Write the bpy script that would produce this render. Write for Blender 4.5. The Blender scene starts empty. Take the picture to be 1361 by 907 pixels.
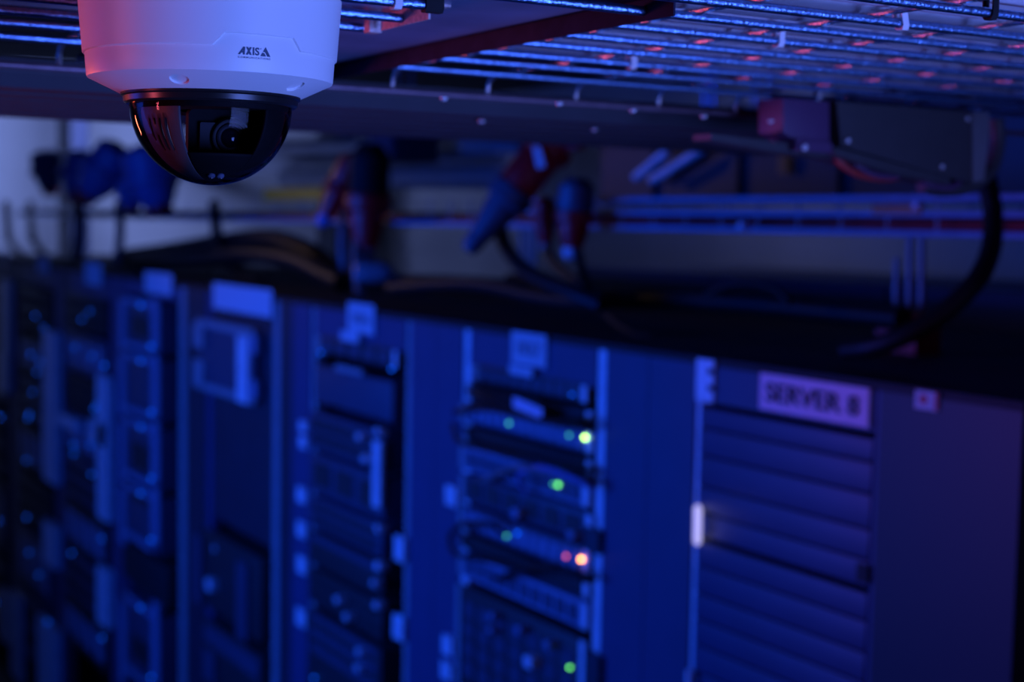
import bpy, bmesh, math, random
from mathutils import Vector, Matrix
random.seed(7)
scene = bpy.context.scene
C = scene.collection

# ------------------------------------------------------------------ camera
EYE = 2.30                       # eye height above the floor
FPX, CX, CY = 1950.0, 680.5, 453.5
def cam_dir(px, py):             # direction in camera axes (right, up, back)
    return Vector(((px - CX) / FPX, -(py - CY) / FPX, -1.0))
_vy = cam_dir(-473, 276).normalized()            # world +Y runs along the rack row
_h2 = cam_dir(-473 + 1000, 276 + 18)
_up = _vy.cross(_h2).normalized()
if _up.y < 0: _up = -_up
_vx = _vy.cross(_up).normalized()
R = Matrix((_vx, _vy, _up))                      # camera axes -> world axes
cam_data = bpy.data.cameras.new('camera')
cam = bpy.data.objects.new('camera', cam_data); C.objects.link(cam)
cam.matrix_world = Matrix.Translation((0, 0, EYE)) @ R.to_4x4()
cam_data.sensor_width = 36.0
cam_data.lens = FPX / 1361.0 * 36.0
cam_data.clip_start = 0.01
cam_data.dof.use_dof = True
cam_data.dof.focus_distance = 0.865
cam_data.dof.aperture_fstop = 5.4
cam_data.dof.aperture_blades = 9
scene.camera = cam
O = Vector((0, 0, EYE))
def ray(px, py): return (R @ cam_dir(px, py))
def onX(px, py, X): d = ray(px, py); return O + d * (X / d.x)
def onY(px, py, Y): d = ray(px, py); return O + d * (Y / d.y)
def onZ(px, py, h): d = ray(px, py); return O + d * (h / d.z)
def atD(px, py, dep): return O + ray(px, py) * dep

cam_pt = atD(281, 139, 0.894)     # where the dome camera hangs

# ------------------------------------------------------------------ world, light, exposure
w = bpy.data.worlds.new('world'); scene.world = w; w.use_nodes = True
w.node_tree.nodes['Background'].inputs[0].default_value = (0.010, 0.016, 0.09, 1)
w.node_tree.nodes['Background'].inputs[1].default_value = 0.12
vs = scene.view_settings
scene.display_settings.display_device = 'sRGB'
vs.view_transform = 'Standard'; vs.look = 'None'; vs.gamma = 1; vs.exposure = 0.0
vs.use_curve_mapping = False
def area(name, loc, target, size, sizey, power, col, spread=180):
    l = bpy.data.lights.new(name, 'AREA'); l.shape = 'RECTANGLE'; l.size = size; l.size_y = sizey
    l.energy = power; l.color = col; l.spread = math.radians(spread)
    o = bpy.data.objects.new(name, l); C.objects.link(o); o.location = loc
    o.rotation_euler = (Vector(target) - Vector(loc)).to_track_quat('-Z', 'Y').to_euler()
    return o
area('blue_lamp_behind', (1.00, -0.80, EYE - 0.55), (0.50, 0.90, EYE + 0.12), 0.9, 0.9, 6.6, (0.13, 0.225, 1.0), 60)
area('blue_lamp_aisle', (-1.25, 3.6, EYE - 0.35), (1.5, 3.4, EYE - 0.75), 3.0, 1.2, 49, (0.010, 0.085, 1.0), 110)
area('red_lamp', (-0.35, 2.30, EYE - 0.18), (0.55, 0.95, EYE + 0.12), 0.07, 0.30, 2.0, (1.0, 0.13, 0.07), 100)
area('red_fill_side', (-1.05, 1.05, EYE - 0.02), (cam_pt.x, cam_pt.y, EYE + 0.08), 0.10, 0.20, 0.062, (1.0, 0.12, 0.20), 22)  # added narrow red fill, widens the pink on the dome camera's left side
area('magenta_fill', (0.30, -0.35, EYE - 0.5), (1.45, 1.30, EYE - 0.22), 0.3, 0.3, 0.06, (1.0, 0.08, 0.16), 60)  # added weak fill that reddens the SERVER 8 plate, no fixture of the room
area('warm_fill', (0.5, 6.6, EYE + 0.74), (1.86, 3.7, EYE + 0.05), 0.4, 0.4, 0.24, (1.0, 0.62, 0.40), 30)  # added fill that turns the yellow tray label amber, no real ceiling fixture
area('room_lamp', (2.2, 7.9, EYE + 0.72), (2.4, 9.6, EYE + 0.1), 1.0, 0.6, 46, (0.25, 0.36, 1.0))
area('back_aisle_fill', (4.0, 5.2, EYE + 0.74), (4.6, 5.4, EYE - 0.8), 0.3, 2.5, 3.6, (0.36, 0.42, 1.0))  # added fill to brighten the wall behind the racks

# ------------------------------------------------------------------ materials
def mat(name, col, rough=0.5, metal=0.0, var=0.0, scale=40, bump=0.0, spec=0.5, stretch=None, emit=None, es=0.0):
    m = bpy.data.materials.new(name); m.use_nodes = True
    nt = m.node_tree; b = nt.nodes['Principled BSDF']
    b.inputs['Base Color'].default_value = (*col, 1); b.inputs['Roughness'].default_value = rough
    b.inputs['Metallic'].default_value = metal; b.inputs['Specular IOR Level'].default_value = spec
    if emit:
        b.inputs['Emission Color'].default_value = (*emit, 1); b.inputs['Emission Strength'].default_value = es
    if var or bump:
        tc = nt.nodes.new('ShaderNodeTexCoord'); mp = nt.nodes.new('ShaderNodeMapping')
        if stretch: mp.inputs['Scale'].default_value = stretch
        nz = nt.nodes.new('ShaderNodeTexNoise'); nz.inputs['Scale'].default_value = scale; nz.inputs['Detail'].default_value = 5
        nt.links.new(tc.outputs['Object'], mp.inputs[0]); nt.links.new(mp.outputs[0], nz.inputs[0])
        if var:
            r = nt.nodes.new('ShaderNodeValToRGB')
            r.color_ramp.elements[0].position = 0.3; r.color_ramp.elements[1].position = 0.7
            r.color_ramp.elements[0].color = (*[c * (1 - var) for c in col], 1)
            r.color_ramp.elements[1].color = (*[min(1, c * (1 + var)) for c in col], 1)
            nt.links.new(nz.outputs[0], r.inputs[0]); nt.links.new(r.outputs[0], b.inputs['Base Color'])
        if bump:
            bp = nt.nodes.new('ShaderNodeBump'); bp.inputs['Strength'].default_value = bump; bp.inputs['Distance'].default_value = 0.002
            nt.links.new(nz.outputs[0], bp.inputs['Height']); nt.links.new(bp.outputs[0], b.inputs['Normal'])
    return m
M = {
 'white_shell': mat('white_shell', (0.82, 0.82, 0.82), 0.42, bump=0.06, scale=2500),
 'gloss_black': mat('gloss_black', (0.012, 0.012, 0.014), 0.28, var=0.2),
 'matt_black': mat('matt_black', (0.010, 0.010, 0.012), 0.7, var=0.3, spec=0.2),
 'shroud': mat('shroud', (0.22, 0.20, 0.21), 0.4, bump=0.1, scale=900),
 'lens_grey': mat('lens_grey', (0.03, 0.03, 0.04), 0.45, var=0.1, spec=0.3),
 'lens_glass': mat('lens_glass', (0.01, 0.01, 0.02), 0.05),
 'logo': mat('logo', (0.012, 0.05, 0.11), 0.5, var=0.05),
 'zinc': mat('zinc', (0.24, 0.44, 0.74), 0.32, 1.0, var=0.22, scale=350, bump=0.4),  # blue light on the tray wires worked into the zinc's colour
 'zinc_cross': mat('zinc_cross', (0.62, 0.58, 0.56), 0.38, 1.0, var=0.22, scale=350, bump=0.4),
 'edge_zinc_dim_lit': mat('edge_zinc_dim_lit', (0.22, 0.15, 0.19), 0.5, 0.6, var=0.2, scale=100),  # zinc darkened and pinked in place of weaker, redder light on the edge wire
 'sheet': mat('sheet', (0.24, 0.28, 0.42), 0.36, 0.35, var=0.25, scale=14, bump=0.05, spec=0.3),
 'white_cable': mat('white_cable', (0.62, 0.60, 0.64), 0.5, var=0.05),
 'white_plastic': mat('white_plastic', (0.75, 0.74, 0.76), 0.45, var=0.05),
 'black_cable': mat('black_cable', (0.008, 0.008, 0.009), 0.5, var=0.2, spec=0.3),
 'grey_cable': mat('grey_cable', (0.16, 0.16, 0.18), 0.5, var=0.15),
 'red_cable': mat('red_cable', (0.45, 0.03, 0.03), 0.5, var=0.1),
 'red_plastic': mat('red_plastic', (0.72, 0.015, 0.015), 0.4, var=0.1),
 'grey_plastic': mat('grey_plastic', (0.30, 0.31, 0.34), 0.45, var=0.1),
 'blue_plastic': mat('blue_plastic', (0.12, 0.2, 0.5), 0.4, var=0.1),
 'galvanised': mat('galvanised', (0.30, 0.31, 0.33), 0.45, 0.6, var=0.15, scale=15),
 'rib': mat('rib', (0.035, 0.035, 0.05), 0.6, 0.0, var=0.15, scale=20),
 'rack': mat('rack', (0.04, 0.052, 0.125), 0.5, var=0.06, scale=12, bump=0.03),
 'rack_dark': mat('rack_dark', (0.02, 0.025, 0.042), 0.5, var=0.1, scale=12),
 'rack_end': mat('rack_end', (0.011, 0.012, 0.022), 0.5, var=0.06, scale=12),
 'grey_box': mat('grey_box', (0.055, 0.055, 0.06), 0.5, var=0.08),
 'pink_box': mat('pink_box', (0.10, 0.045, 0.12), 0.5, var=0.05),
 'plug_grey': mat('plug_grey', (0.09, 0.10, 0.14), 0.45, var=0.1),
 'sheet_lip': mat('sheet_lip', (0.02, 0.022, 0.05), 0.6, 0.0, spec=0.06, var=0.25, scale=60),
 'bracket': mat('bracket', (0.55, 0.42, 0.40), 0.55, 0.1, var=0.3, scale=300, bump=0.3),
 'tray_zinc': mat('tray_zinc', (0.34, 0.42, 0.58), 0.45, 0.2, var=0.12, scale=30),
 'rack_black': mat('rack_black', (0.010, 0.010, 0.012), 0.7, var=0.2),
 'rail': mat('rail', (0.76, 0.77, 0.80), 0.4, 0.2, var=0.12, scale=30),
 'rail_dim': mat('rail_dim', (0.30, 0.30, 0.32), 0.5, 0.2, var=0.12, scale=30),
 'unit': mat('unit', (0.05, 0.06, 0.10), 0.45, var=0.1),
 'unit_light': mat('unit_light', (0.20, 0.24, 0.36), 0.45, var=0.1),
 'unit_dark': mat('unit_dark', (0.025, 0.025, 0.028), 0.5, var=0.1),
 'paper': mat('paper', (0.55, 0.56, 0.60), 0.6, var=0.04),
 'paper_red_lit': mat('paper_red_lit', (0.95, 0.62, 0.74), 0.6, var=0.04),  # white paper reddened to stand for red light falling on the plate
 'ink': mat('ink', (0.02, 0.02, 0.03), 0.6, var=0.05),
 'ink_faint': mat('ink_faint', (0.30, 0.30, 0.33), 0.6, var=0.05),
 'red_print': mat('red_print', (0.5, 0.02, 0.03), 0.5, var=0.05),
 'yellow': mat('yellow', (0.95, 0.42, 0.015), 0.5, var=0.08),
 'orange': mat('orange', (0.65, 0.16, 0.02), 0.5, var=0.08),
 'wall': mat('wall', (0.62, 0.61, 0.60), 0.8, var=0.06, scale=3),
 'dark_wall': mat('dark_wall', (0.05, 0.05, 0.06), 0.8, var=0.1, scale=3),
 'floor': mat('floor', (0.12, 0.12, 0.13), 0.5, var=0.1, scale=6),
 'ceiling': mat('ceiling', (0.03, 0.03, 0.035), 0.9, var=0.1, scale=4),
 'pipe': mat('pipe', (0.45, 0.46, 0.5), 0.35, 0.5, var=0.1, scale=10),
 'led_lime': mat('led_lime', (0.3, 0.5, 0.1), 0.4, emit=(0.45, 0.95, 0.08), es=11),
 'led_green': mat('led_green', (0.1, 0.5, 0.1), 0.4, emit=(0.14, 0.85, 0.10), es=4.5),
 'led_teal': mat('led_teal', (0.1, 0.4, 0.3), 0.4, emit=(0.06, 0.6, 0.35), es=2.2),
 'led_orange': mat('led_orange', (0.6, 0.3, 0.1), 0.4, emit=(1.0, 0.32, 0.03), es=14),
 'led_red': mat('led_red', (0.5, 0.1, 0.1), 0.4, emit=(0.9, 0.12, 0.10), es=2.8),
 'led_glint_blue': mat('led_glint_blue', (0.05, 0.1, 0.5), 0.4, emit=(0.0, 0.10, 1.0), es=2.4),  # glowing dots for blue glints on screw heads, plus one real blue LED
 'glow_white': mat('glow_white', (0.6, 0.6, 0.7), 0.4, emit=(0.55, 0.52, 1.0), es=0.9),  # emissive white, worn by the upper rail handle
}
def dome_material():
    m = bpy.data.materials.new('clear_dome'); m.use_nodes = True; nt = m.node_tree; nt.nodes.clear()
    out = nt.nodes.new('ShaderNodeOutputMaterial'); mix = nt.nodes.new('ShaderNodeMixShader')
    fr = nt.nodes.new('ShaderNodeFresnel'); fr.inputs[0].default_value = 1.18
    tr = nt.nodes.new('ShaderNodeBsdfTransparent'); tr.inputs[0].default_value = (0.62, 0.63, 0.68, 1)
    gl = nt.nodes.new('ShaderNodeBsdfGlossy'); gl.inputs['Roughness'].default_value = 0.03
    nt.links.new(fr.outputs[0], mix.inputs[0]); nt.links.new(tr.outputs[0], mix.inputs[1])
    nt.links.new(gl.outputs[0], mix.inputs[2]); nt.links.new(mix.outputs[0], out.inputs[0])
    return m
M['clear_dome'] = dome_material()

# ------------------------------------------------------------------ builders
ORG = {}
def tag(o, label=None, cat=None, group=None, kind=None):
    if label: o['label'] = label
    if cat: o['category'] = cat
    if group: o['group'] = group
    if kind: o['kind'] = kind
    return o
def thing(name, label, cat, loc, group=None):
    o = bpy.data.objects.new(name, None); C.objects.link(o); o.location = loc
    o.empty_display_size = 0.05
    ORG[o.name] = Vector(loc)
    return tag(o, label, cat, group)
def link(name, verts, faces, m, parent=None, smooth=False):
    verts = [Vector(v) for v in verts]
    if parent is not None: org = ORG[parent.name]
    else:
        lo = [min(v[i] for v in verts) for i in range(3)]; hi = [max(v[i] for v in verts) for i in range(3)]
        org = Vector(((lo[0] + hi[0]) / 2, (lo[1] + hi[1]) / 2, lo[2]))
    me = bpy.data.meshes.new(name)
    me.from_pydata([v - org for v in verts], [], faces); me.update()
    bm = bmesh.new(); bm.from_mesh(me); bmesh.ops.recalc_face_normals(bm, faces=bm.faces[:]); bm.to_mesh(me); bm.free()
    if smooth:
        for p in me.polygons: p.use_smooth = True
        me.set_sharp_from_angle(angle=math.radians(38))
    me.materials.append(M[m] if isinstance(m, str) else m)
    o = bpy.data.objects.new(name, me); C.objects.link(o)
    if parent is not None: o.parent = parent
    else: o.location = org
    ORG[o.name] = org
    return o
BF = [(0, 1, 3, 2), (4, 6, 7, 5), (0, 4, 5, 1), (2, 3, 7, 6), (0, 2, 6, 4), (1, 5, 7, 3)]
def boxg(x0, x1, y0, y1, z0, z1):
    return [(x, y, z) for x in (x0, x1) for y in (y0, y1) for z in (z0, z1)]
def bevelled(verts, faces, bev):
    bm = bmesh.new(); vs_ = [bm.verts.new(v) for v in verts]
    for f in faces: bm.faces.new([vs_[i] for i in f])
    bmesh.ops.bevel(bm, geom=bm.edges[:], offset=bev, segments=2, affect='EDGES', profile=0.6)
    bm.verts.ensure_lookup_table(); bm.verts.index_update()
    V = [v.co.copy() for v in bm.verts]; F = [[v.index for v in f.verts] for f in bm.faces]; bm.free()
    return V, F
def box(name, m, parent, x0, x1, y0, y1, z0, z1, bev=0.0):
    x0, x1 = sorted((x0, x1)); y0, y1 = sorted((y0, y1)); z0, z1 = sorted((z0, z1))
    V, F = boxg(x0, x1, y0, y1, z0, z1), BF
    if bev: V, F = bevelled(V, F, min(bev, .3 * min(x1 - x0, y1 - y0, z1 - z0)))
    return link(name, V, F, m, parent, smooth=bool(bev))
def multi(name, m, parent, boxes):
    V, F = [], []
    for b in boxes:
        n = len(V); V += boxg(*b); F += [tuple(i + n for i in f) for f in BF]
    return link(name, V, F, m, parent)
def spline(pts, n=8):
    pts = [Vector(p) for p in pts]
    if len(pts) < 3: return pts
    P = [2 * pts[0] - pts[1]] + pts + [2 * pts[-1] - pts[-2]]; out = []
    for i in range(1, len(P) - 2):
        a, b, c, d = P[i - 1:i + 3]
        for k in range(n):
            t = k / n
            out.append(0.5 * ((2 * b) + (c - a) * t + (2 * a - 5 * b + 4 * c - d) * t * t + (3 * b - a - 3 * c + d) * t ** 3))
    out.append(pts[-1]); return out
def tubeg(path, r, seg=8):
    V, F = [], []; n = len(path); rr = r if isinstance(r, (list, tuple)) else [r] * n
    t0 = (path[1] - path[0]).normalized()
    ref = Vector((0, 0, 1)) if abs(t0.z) < 0.9 else Vector((1, 0, 0))
    u = t0.cross(ref).normalized()
    for i, p in enumerate(path):
        t = (path[min(i + 1, n - 1)] - path[max(i - 1, 0)]).normalized()
        u = (u - t * u.dot(t)).normalized(); v = t.cross(u)
        for k in range(seg):
            a = 2 * math.pi * k / seg
            V.append(p + (u * math.cos(a) + v * math.sin(a)) * rr[i])
    for i in range(n - 1):
        for k in range(seg):
            a, b = i * seg + k, i * seg + (k + 1) % seg
            F.append((a, b, b + seg, a + seg))
    F.append(tuple(range(seg))[::-1]); F.append(tuple((n - 1) * seg + k for k in range(seg)))
    return V, F
def tube(name, m, parent, pts, r, seg=8, smooth_path=True, n=8):
    path = spline(pts, n) if smooth_path else [Vector(p) for p in pts]
    V, F = tubeg(path, r, seg)
    return link(name, V, F, m, parent, smooth=True)
def lathe(name, m, parent, center, prof, seg=48, axis=None, closed=False):
    c = Vector(center); az = (Vector(axis).normalized() if axis is not None else Vector((0, 0, 1)))
    ref = Vector((0, 0, 1)) if abs(az.z) < 0.9 else Vector((1, 0, 0))
    ax = az.cross(ref).normalized(); ay = az.cross(ax)
    V, F = [], []; n = len(prof)
    for r, z in prof:
        for k in range(seg):
            a = 2 * math.pi * k / seg
            V.append(c + (ax * math.cos(a) + ay * math.sin(a)) * r + az * z)
    last = n if closed else n - 1
    for i in range(last):
        j = (i + 1) % n
        for k in range(seg):
            a, b = i * seg + k, i * seg + (k + 1) % seg
            e, f = j * seg + k, j * seg + (k + 1) % seg
            F.append((a, b, f, e))
    if not closed:
        if prof[0][0] > 1e-6: F.append(tuple(range(seg))[::-1])
        if prof[-1][0] > 1e-6: F.append(tuple((n - 1) * seg + k for k in range(seg)))
    return link(name, V, F, m, parent, smooth=True)
def prism(name, m, parent, pts, off, bev=0.0):     # polygon extruded by a vector
    pts = [Vector(p) for p in pts]; off = Vector(off); n = len(pts)
    V = pts + [p + off for p in pts]
    F = [tuple(range(n)), tuple(range(2 * n - 1, n - 1, -1))] + [(i, (i + 1) % n, n + (i + 1) % n, n + i) for i in range(n)]
    if bev: V, F = bevelled(V, F, bev)
    return link(name, V, F, m, parent, smooth=bool(bev))
def structure(o): o['kind'] = 'structure'; return o
def text_geo(s, size=1.0, offset=0.0, space=1.0):
    cu = bpy.data.curves.new('txt', 'FONT'); cu.body = s; cu.size = size; cu.offset = offset; cu.space_character = space
    cu.resolution_u = 4
    o = bpy.data.objects.new('txt', cu); C.objects.link(o)
    bpy.context.view_layer.update()
    me = bpy.data.meshes.new_from_object(o.evaluated_get(bpy.context.evaluated_depsgraph_get()))
    V = [v.co.copy() for v in me.vertices]; F = [tuple(p.vertices) for p in me.polygons]
    bpy.data.objects.remove(o); bpy.data.curves.remove(cu); bpy.data.meshes.remove(me)
    return V, F
def fit_text(V, x0, x1, y0, y1):
    a0, a1 = min(v.x for v in V), max(v.x for v in V); b0, b1 = min(v.y for v in V), max(v.y for v in V)
    return [(x0 + (v.x - a0) / (a1 - a0) * (x1 - x0), y0 + (v.y - b0) / (b1 - b0) * (y1 - y0)) for v in V]

# ------------------------------------------------------------------ the room
D = 1.49                                   # plane of the rack fronts
RD = 1.0                                   # rack depth
XB, YE, XA, YN, HC = 4.6, 9.6, -2.6, -2.6, EYE + 0.80
structure(box('floor', 'floor', None, XA, XB, YN, YE, -0.1, 0))
structure(box('ceiling', 'ceiling', None, XA, XB, YN, YE, HC, HC + 0.1))
structure(box('wall_back', 'wall', None, XB, XB + 0.1, YN, YE, 0, HC))
structure(box('wall_end', 'wall', None, XA, XB, YE, YE + 0.1, 0, HC))
structure(box('wall_left', 'dark_wall', None, XA - 0.1, XA, YN, YE, 0, HC))
structure(box('wall_near', 'dark_wall', None, XA, XB, YN - 0.1, YN, 0, HC))

# ------------------------------------------------------------------ the dome camera
cc = atD(281, 139, 0.894); cx, cy = cc.x, cc.y
SC = 0.894 / FPX
def zc(py): return EYE + (289.6 - py) * SC
to_cam = Vector((-cx, -cy, 0)).normalized()
rgt = Vector((0, 0, 1)).cross(to_cam).normalized()          # camera-right seen from the front
if rgt.dot(_vx if False else (R @ Vector((1, 0, 0)))) < 0: rgt = -rgt
def cyl(phi, r, z): return Vector((cx, cy, 0)) + (to_cam * math.cos(phi) + rgt * math.sin(phi)) * r + Vector((0, 0, z))
dome_cam = thing('dome_camera', 'white dome security camera with clear bubble hanging under the upper wire tray', 'security camera', (cx, cy, zc(245)))
z_top, z_seam, z_edge, z_in, z_ring = EYE + 0.1355, zc(79.5), zc(109.5), zc(128.8), zc(142.5)
r_top, r_seam, r_edge, r_in = 0.0770, 0.0750, 0.0733, 0.0535
c0 = (cx, cy, 0)
# upper housing: proud of the lower cover, its lower edge steps up round the printed tab
def seam(deg):
    if deg <= .7 or deg >= 42: return z_seam
    if deg < 5.8: return z_seam + .0070 * (deg - .7) / 5.1
    if deg <= 37.4: return z_seam + .0070
    return z_seam + .0070 * (42 - deg) / 4.6
def r_out(z): return r_edge + (r_top - r_edge) * (z - z_edge) / (z_top - z_edge)
angs = sorted(set([round(-180 + 1.5 * i, 3) for i in range(240)] + [0.7, 5.8, 37.4, 42.0, 6.3, 36.9, 0.2, 42.5]))
NA = len(angs)
def shell(name, profile):
    V, F = [], []; rows = 0
    for a in angs:
        prof = profile(a); rows = len(prof); V += [cyl(math.radians(a), r, z) for r, z in prof]
    for i in range(NA):
        j = (i + 1) % NA
        for k in range(rows - 1): F.append((i * rows + k, j * rows + k, j * rows + k + 1, i * rows + k + 1))
    return link(name, V, F, 'white_shell', dome_cam, smooth=True)
def housing_profile(a):
    zt = seam(a); e = .0014
    return [(.02, z_top), (r_top - .003, z_top), (r_top + e, z_top - .003), (r_out(z_seam + .012) + e, z_seam + .012), (r_out(zt) + e, zt + .0007), (r_out(zt) + e * .55, zt + .0001), (r_out(zt) - .003, zt - .0001)]
shell('housing', housing_profile)
def cover_profile(a):
    zt = seam(a) + .004; zb = z_edge + .0012
    return [(r_out(zt) - .0030, zt), (r_out(zt), zt), (r_out((zt + zb) / 2), (zt + zb) / 2), (r_out(zb), zb), (r_edge - .0004, z_edge), (r_edge - .0022, z_edge - .0008), (r_in + .0015, z_in + .0004), (r_in, z_in)]
cover = shell('lower_cover', cover_profile)
# recessed screws in the chamfer
slope = math.atan2(z_edge - z_in, r_edge - r_in)
def chamfer(phi, k): return cyl(phi, r_in + (r_edge - r_in) * k, z_in + (z_edge - z_in) * k)
cutters = []
for a in (-16.5, 50.5, 135, -105):
    ph = math.radians(a); p = chamfer(ph, .47)
    nrm = (cyl(ph, 1, 0) - cyl(ph, 0, 0)) * math.sin(slope) - Vector((0, 0, 1)) * math.cos(slope)
    V, F = tubeg([p + nrm * .006, p - nrm * .0060], .0056, 28)
    V2, F2 = tubeg([p - nrm * .0061, p - nrm * .0042], .0036, 20)
    n = len(V); cut = link('cutter', V, F, 'white_shell', None); cutters.append(cut)
    s = link('cover_screw', V2, F2, 'rail', dome_cam, smooth=True)
    u = nrm.cross(Vector((0, 0, 1))).normalized(); v = nrm.cross(u)
    q = p - nrm * .0041
    g = prism('screw_slot', 'matt_black', s, [q + u * .0018 + v * .0004, q - u * .0018 + v * .0004, q - u * .0018 - v * .0004, q + u * .0018 - v * .0004], nrm * .0001)
    # cup that closes the bored hole behind the thin shell
    lathe('screw_cup', 'white_shell', dome_cam, p, [(.0056, -.0012), (.0056, -.0062), (.0002, -.0062)], 28, axis=nrm)
for cut in cutters:
    md = cover.modifiers.new('bore', 'BOOLEAN'); md.operation = 'DIFFERENCE'; md.object = cut; md.solver = 'EXACT'
bpy.context.view_layer.update()
me = bpy.data.meshes.new_from_object(cover.evaluated_get(bpy.context.evaluated_depsgraph_get()))
if len(me.polygons) > 1000:
    cover.modifiers.clear(); cover.data = me
cover.modifiers.clear()
for cut in cutters: bpy.data.objects.remove(cut)
# trim ring and bubble
lathe('trim_ring', 'gloss_black', dome_cam, c0, [(r_in - .004, z_in + .001), (r_in + .0003, z_in + .0006), (r_in + .0003, z_in - .0012), (r_in - .0012, z_in - .0020),
      (r_in - .0016, z_ring + .0012), (r_in - .0030, z_ring), (.0478, z_ring), (.0478, z_in)], 128, closed=True)
RB = 0.0487; zb = z_ring + .001
lathe('dome_bubble', 'clear_dome', dome_cam, c0, [(RB * math.cos(t), zb - RB * math.sin(t)) for t in [math.pi / 2 * i / 40 for i in range(41)]][:-1] + [(1e-7, zb - RB)], 96)
# inside of the bubble
chassis = lathe('inner_chassis', 'matt_black', dome_cam, c0, [(.0465, z_in + .002), (.0465, z_ring - .001), (.0455, z_ring - .003), (.020, z_ring - .003), (.020, z_in + .002)], 64, closed=True)
lp = zc(185); f = (to_cam * math.cos(math.radians(10)) + rgt * math.sin(math.radians(10))); f = (f + Vector((0, 0, -.12))).normalized()
sr = Vector((0, 0, 1)).cross(f).normalized()
if sr.dot(rgt) < 0: sr = -sr
su = f.cross(sr)
if su.z < 0: su = -su
lc = Vector((cx, cy, lp)) + rgt * (28 * SC * .96) + to_cam * .012
def lpnt(a, b, c=0): return lc + sr * a + su * b + f * c
def rrect(w, h, r, ox=0, oy=0, c=0, n=6):
    P = []
    for sx, sy, a0 in ((1, 1, 0), (-1, 1, 90), (-1, -1, 180), (1, -1, 270)):
        for k in range(n + 1):
            a = math.radians(a0 + 90 * k / n)
            P.append(lpnt(ox + sx * (w - r) + r * math.cos(a), oy + sy * (h - r) + r * math.sin(a), c))
    return P
# spherical shroud beside the lens, two wings with slits
RS = 0.0445
def wing(name, a0, a1, slits, m='shroud', e0=-2, es_=80):
    V, F = [], []; na, ne = 22, 18
    for i in range(na + 1):
        for j in range(ne + 1):
            t = math.radians(e0 + es_ * j / ne)
            aa = a0 + (a1 - a0) * i / na
            V.append(cyl(math.radians(aa), RS * math.cos(t), zb - .002 - RS * math.sin(t)))
    for i in range(na):
        for j in range(ne):
            a = i * (ne + 1) + j
            if slits and j in (3, 4, 5, 6, 7, 8) and (i in (6, 9, 12, 15)) and (j + i) % 13 not in (0, 1): continue
            F.append((a, a + 1, a + ne + 2, a + ne + 1))
    o = link(name, V, F, m, dome_cam, smooth=True)
    md = o.modifiers.new('t', 'SOLIDIFY'); md.thickness = .0012; md.offset = -1
    return o
wing('shroud_wing', -68, -24, True); wing('shroud_wing', 46, 100, False, 'matt_black'); wing('shroud_core', -24, 46, False, 'matt_black', 40, 48)
prism('lens_frame', 'matt_black', dome_cam, rrect(.0245, .0160, .004, -.0005, .0005, -.018), f * .010, )
prism('lens_plate', 'lens_grey', dome_cam, rrect(.0150, .0088, .001, -.0035, 0, -.008), f * .003)
barrel = lathe('lens_barrel', 'gloss_black', dome_cam, lpnt(0, 0, -.008), [(.0122, 0), (.0122, .0042), (.0112, .0052), (.0095, .0052), (.0088, .0040), (.0088, 0)], 48, axis=f, closed=True)
lathe('lens_ring', 'lens_grey', barrel, lpnt(0, 0, -.008), [(.0106, .0051), (.0108, .0056), (.0101, .0056), (.0100, .0051)], 48, axis=f, closed=True)
lathe('lens_ring', 'lens_grey', barrel, lpnt(0, 0, -.008), [(.0085, .001), (.0085, .0044), (.0074, .0046), (.0070, .001)], 48, axis=f, closed=True)
lathe('lens_glass', 'lens_glass', barrel, lpnt(0, 0, -.008), [(.0068, .0010), (.0060, .0030), (.0040, .0042), (.002, .0047), (1e-6, .0048)], 40, axis=f)
def bowl(deg, el, r): return cyl(math.radians(deg), r * math.cos(math.radians(el)), zb - .002 - r * math.sin(math.radians(el)))
for dg in (0, 17):
    c_ = bowl(dg, 66, RS + .0002); nr_ = (bowl(dg, 66, 1) - bowl(dg, 66, 0)).normalized()
    l = lathe('infrared_diode', 'unit_light', dome_cam, c_, [(.0023, 0), (.0023, .0010), (.0014, .0020), (1e-6, .0024)], 20, axis=nr_)
    lathe('diode_core', 'lens_glass', l, c_, [(.0012, .0017), (.0006, .0026), (1e-6, .0028)], 16, axis=nr_)
# print on the tab, bent round the shell
def wrap(parts, name, m):
    V, F = [], []
    for v2, f2 in parts:
        n = len(V)
        for px_, py_ in v2:
            s_ = max(-.99, min(.99, (px_ - 3.3 - 281) * SC * .955 / .0757)); ph = math.asin(s_)
            zz = zc(py_) - .0118 * (1 - math.cos(ph)) * 0 + 0
            V.append(cyl(ph, r_out(zz) + .00012, zz))
        F += [tuple(i + n for i in g) for g in f2]
    return link(name, V, F, m, dome_cam)
def poly(*p): return (list(p), [tuple(range(len(p)))])
LX0, LX1, LY0, LY1 = 318.0, 361.0, 73.8, 62.5         # baseline / cap line before curvature
LDY = 17.6                                             # the shell's near side rides higher than its axis
def up_(pts): return [(x, y + LDY) for x, y in pts]
parts = []
parts += [(up_([(318, 71.5), (325.0, 62.0), (327.6, 62.0), (321.2, 71.5)]), [(0, 1, 2, 3)]), (up_([(324.6, 62.0), (327.6, 62.0), (327.2, 71.5), (324.4, 71.5)]), [(0, 1, 2, 3)]),
          (up_([(321.5, 69.4), (322.8, 67.5), (325.4, 67.5), (325.4, 69.4)]), [(0, 1, 2, 3)])]
parts += [(up_([(328.4, 62), (331.4, 62), (336.4, 71.5), (333.4, 71.5)]), [(0, 1, 2, 3)]), (up_([(333.2, 62), (336.2, 62), (331.4, 71.5), (328.2, 71.5)]), [(0, 1, 2, 3)])]
parts += [(up_([(337.2, 62), (339.6, 62), (339.6, 71.5), (337.2, 71.5)]), [(0, 1, 2, 3)])]
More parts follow.
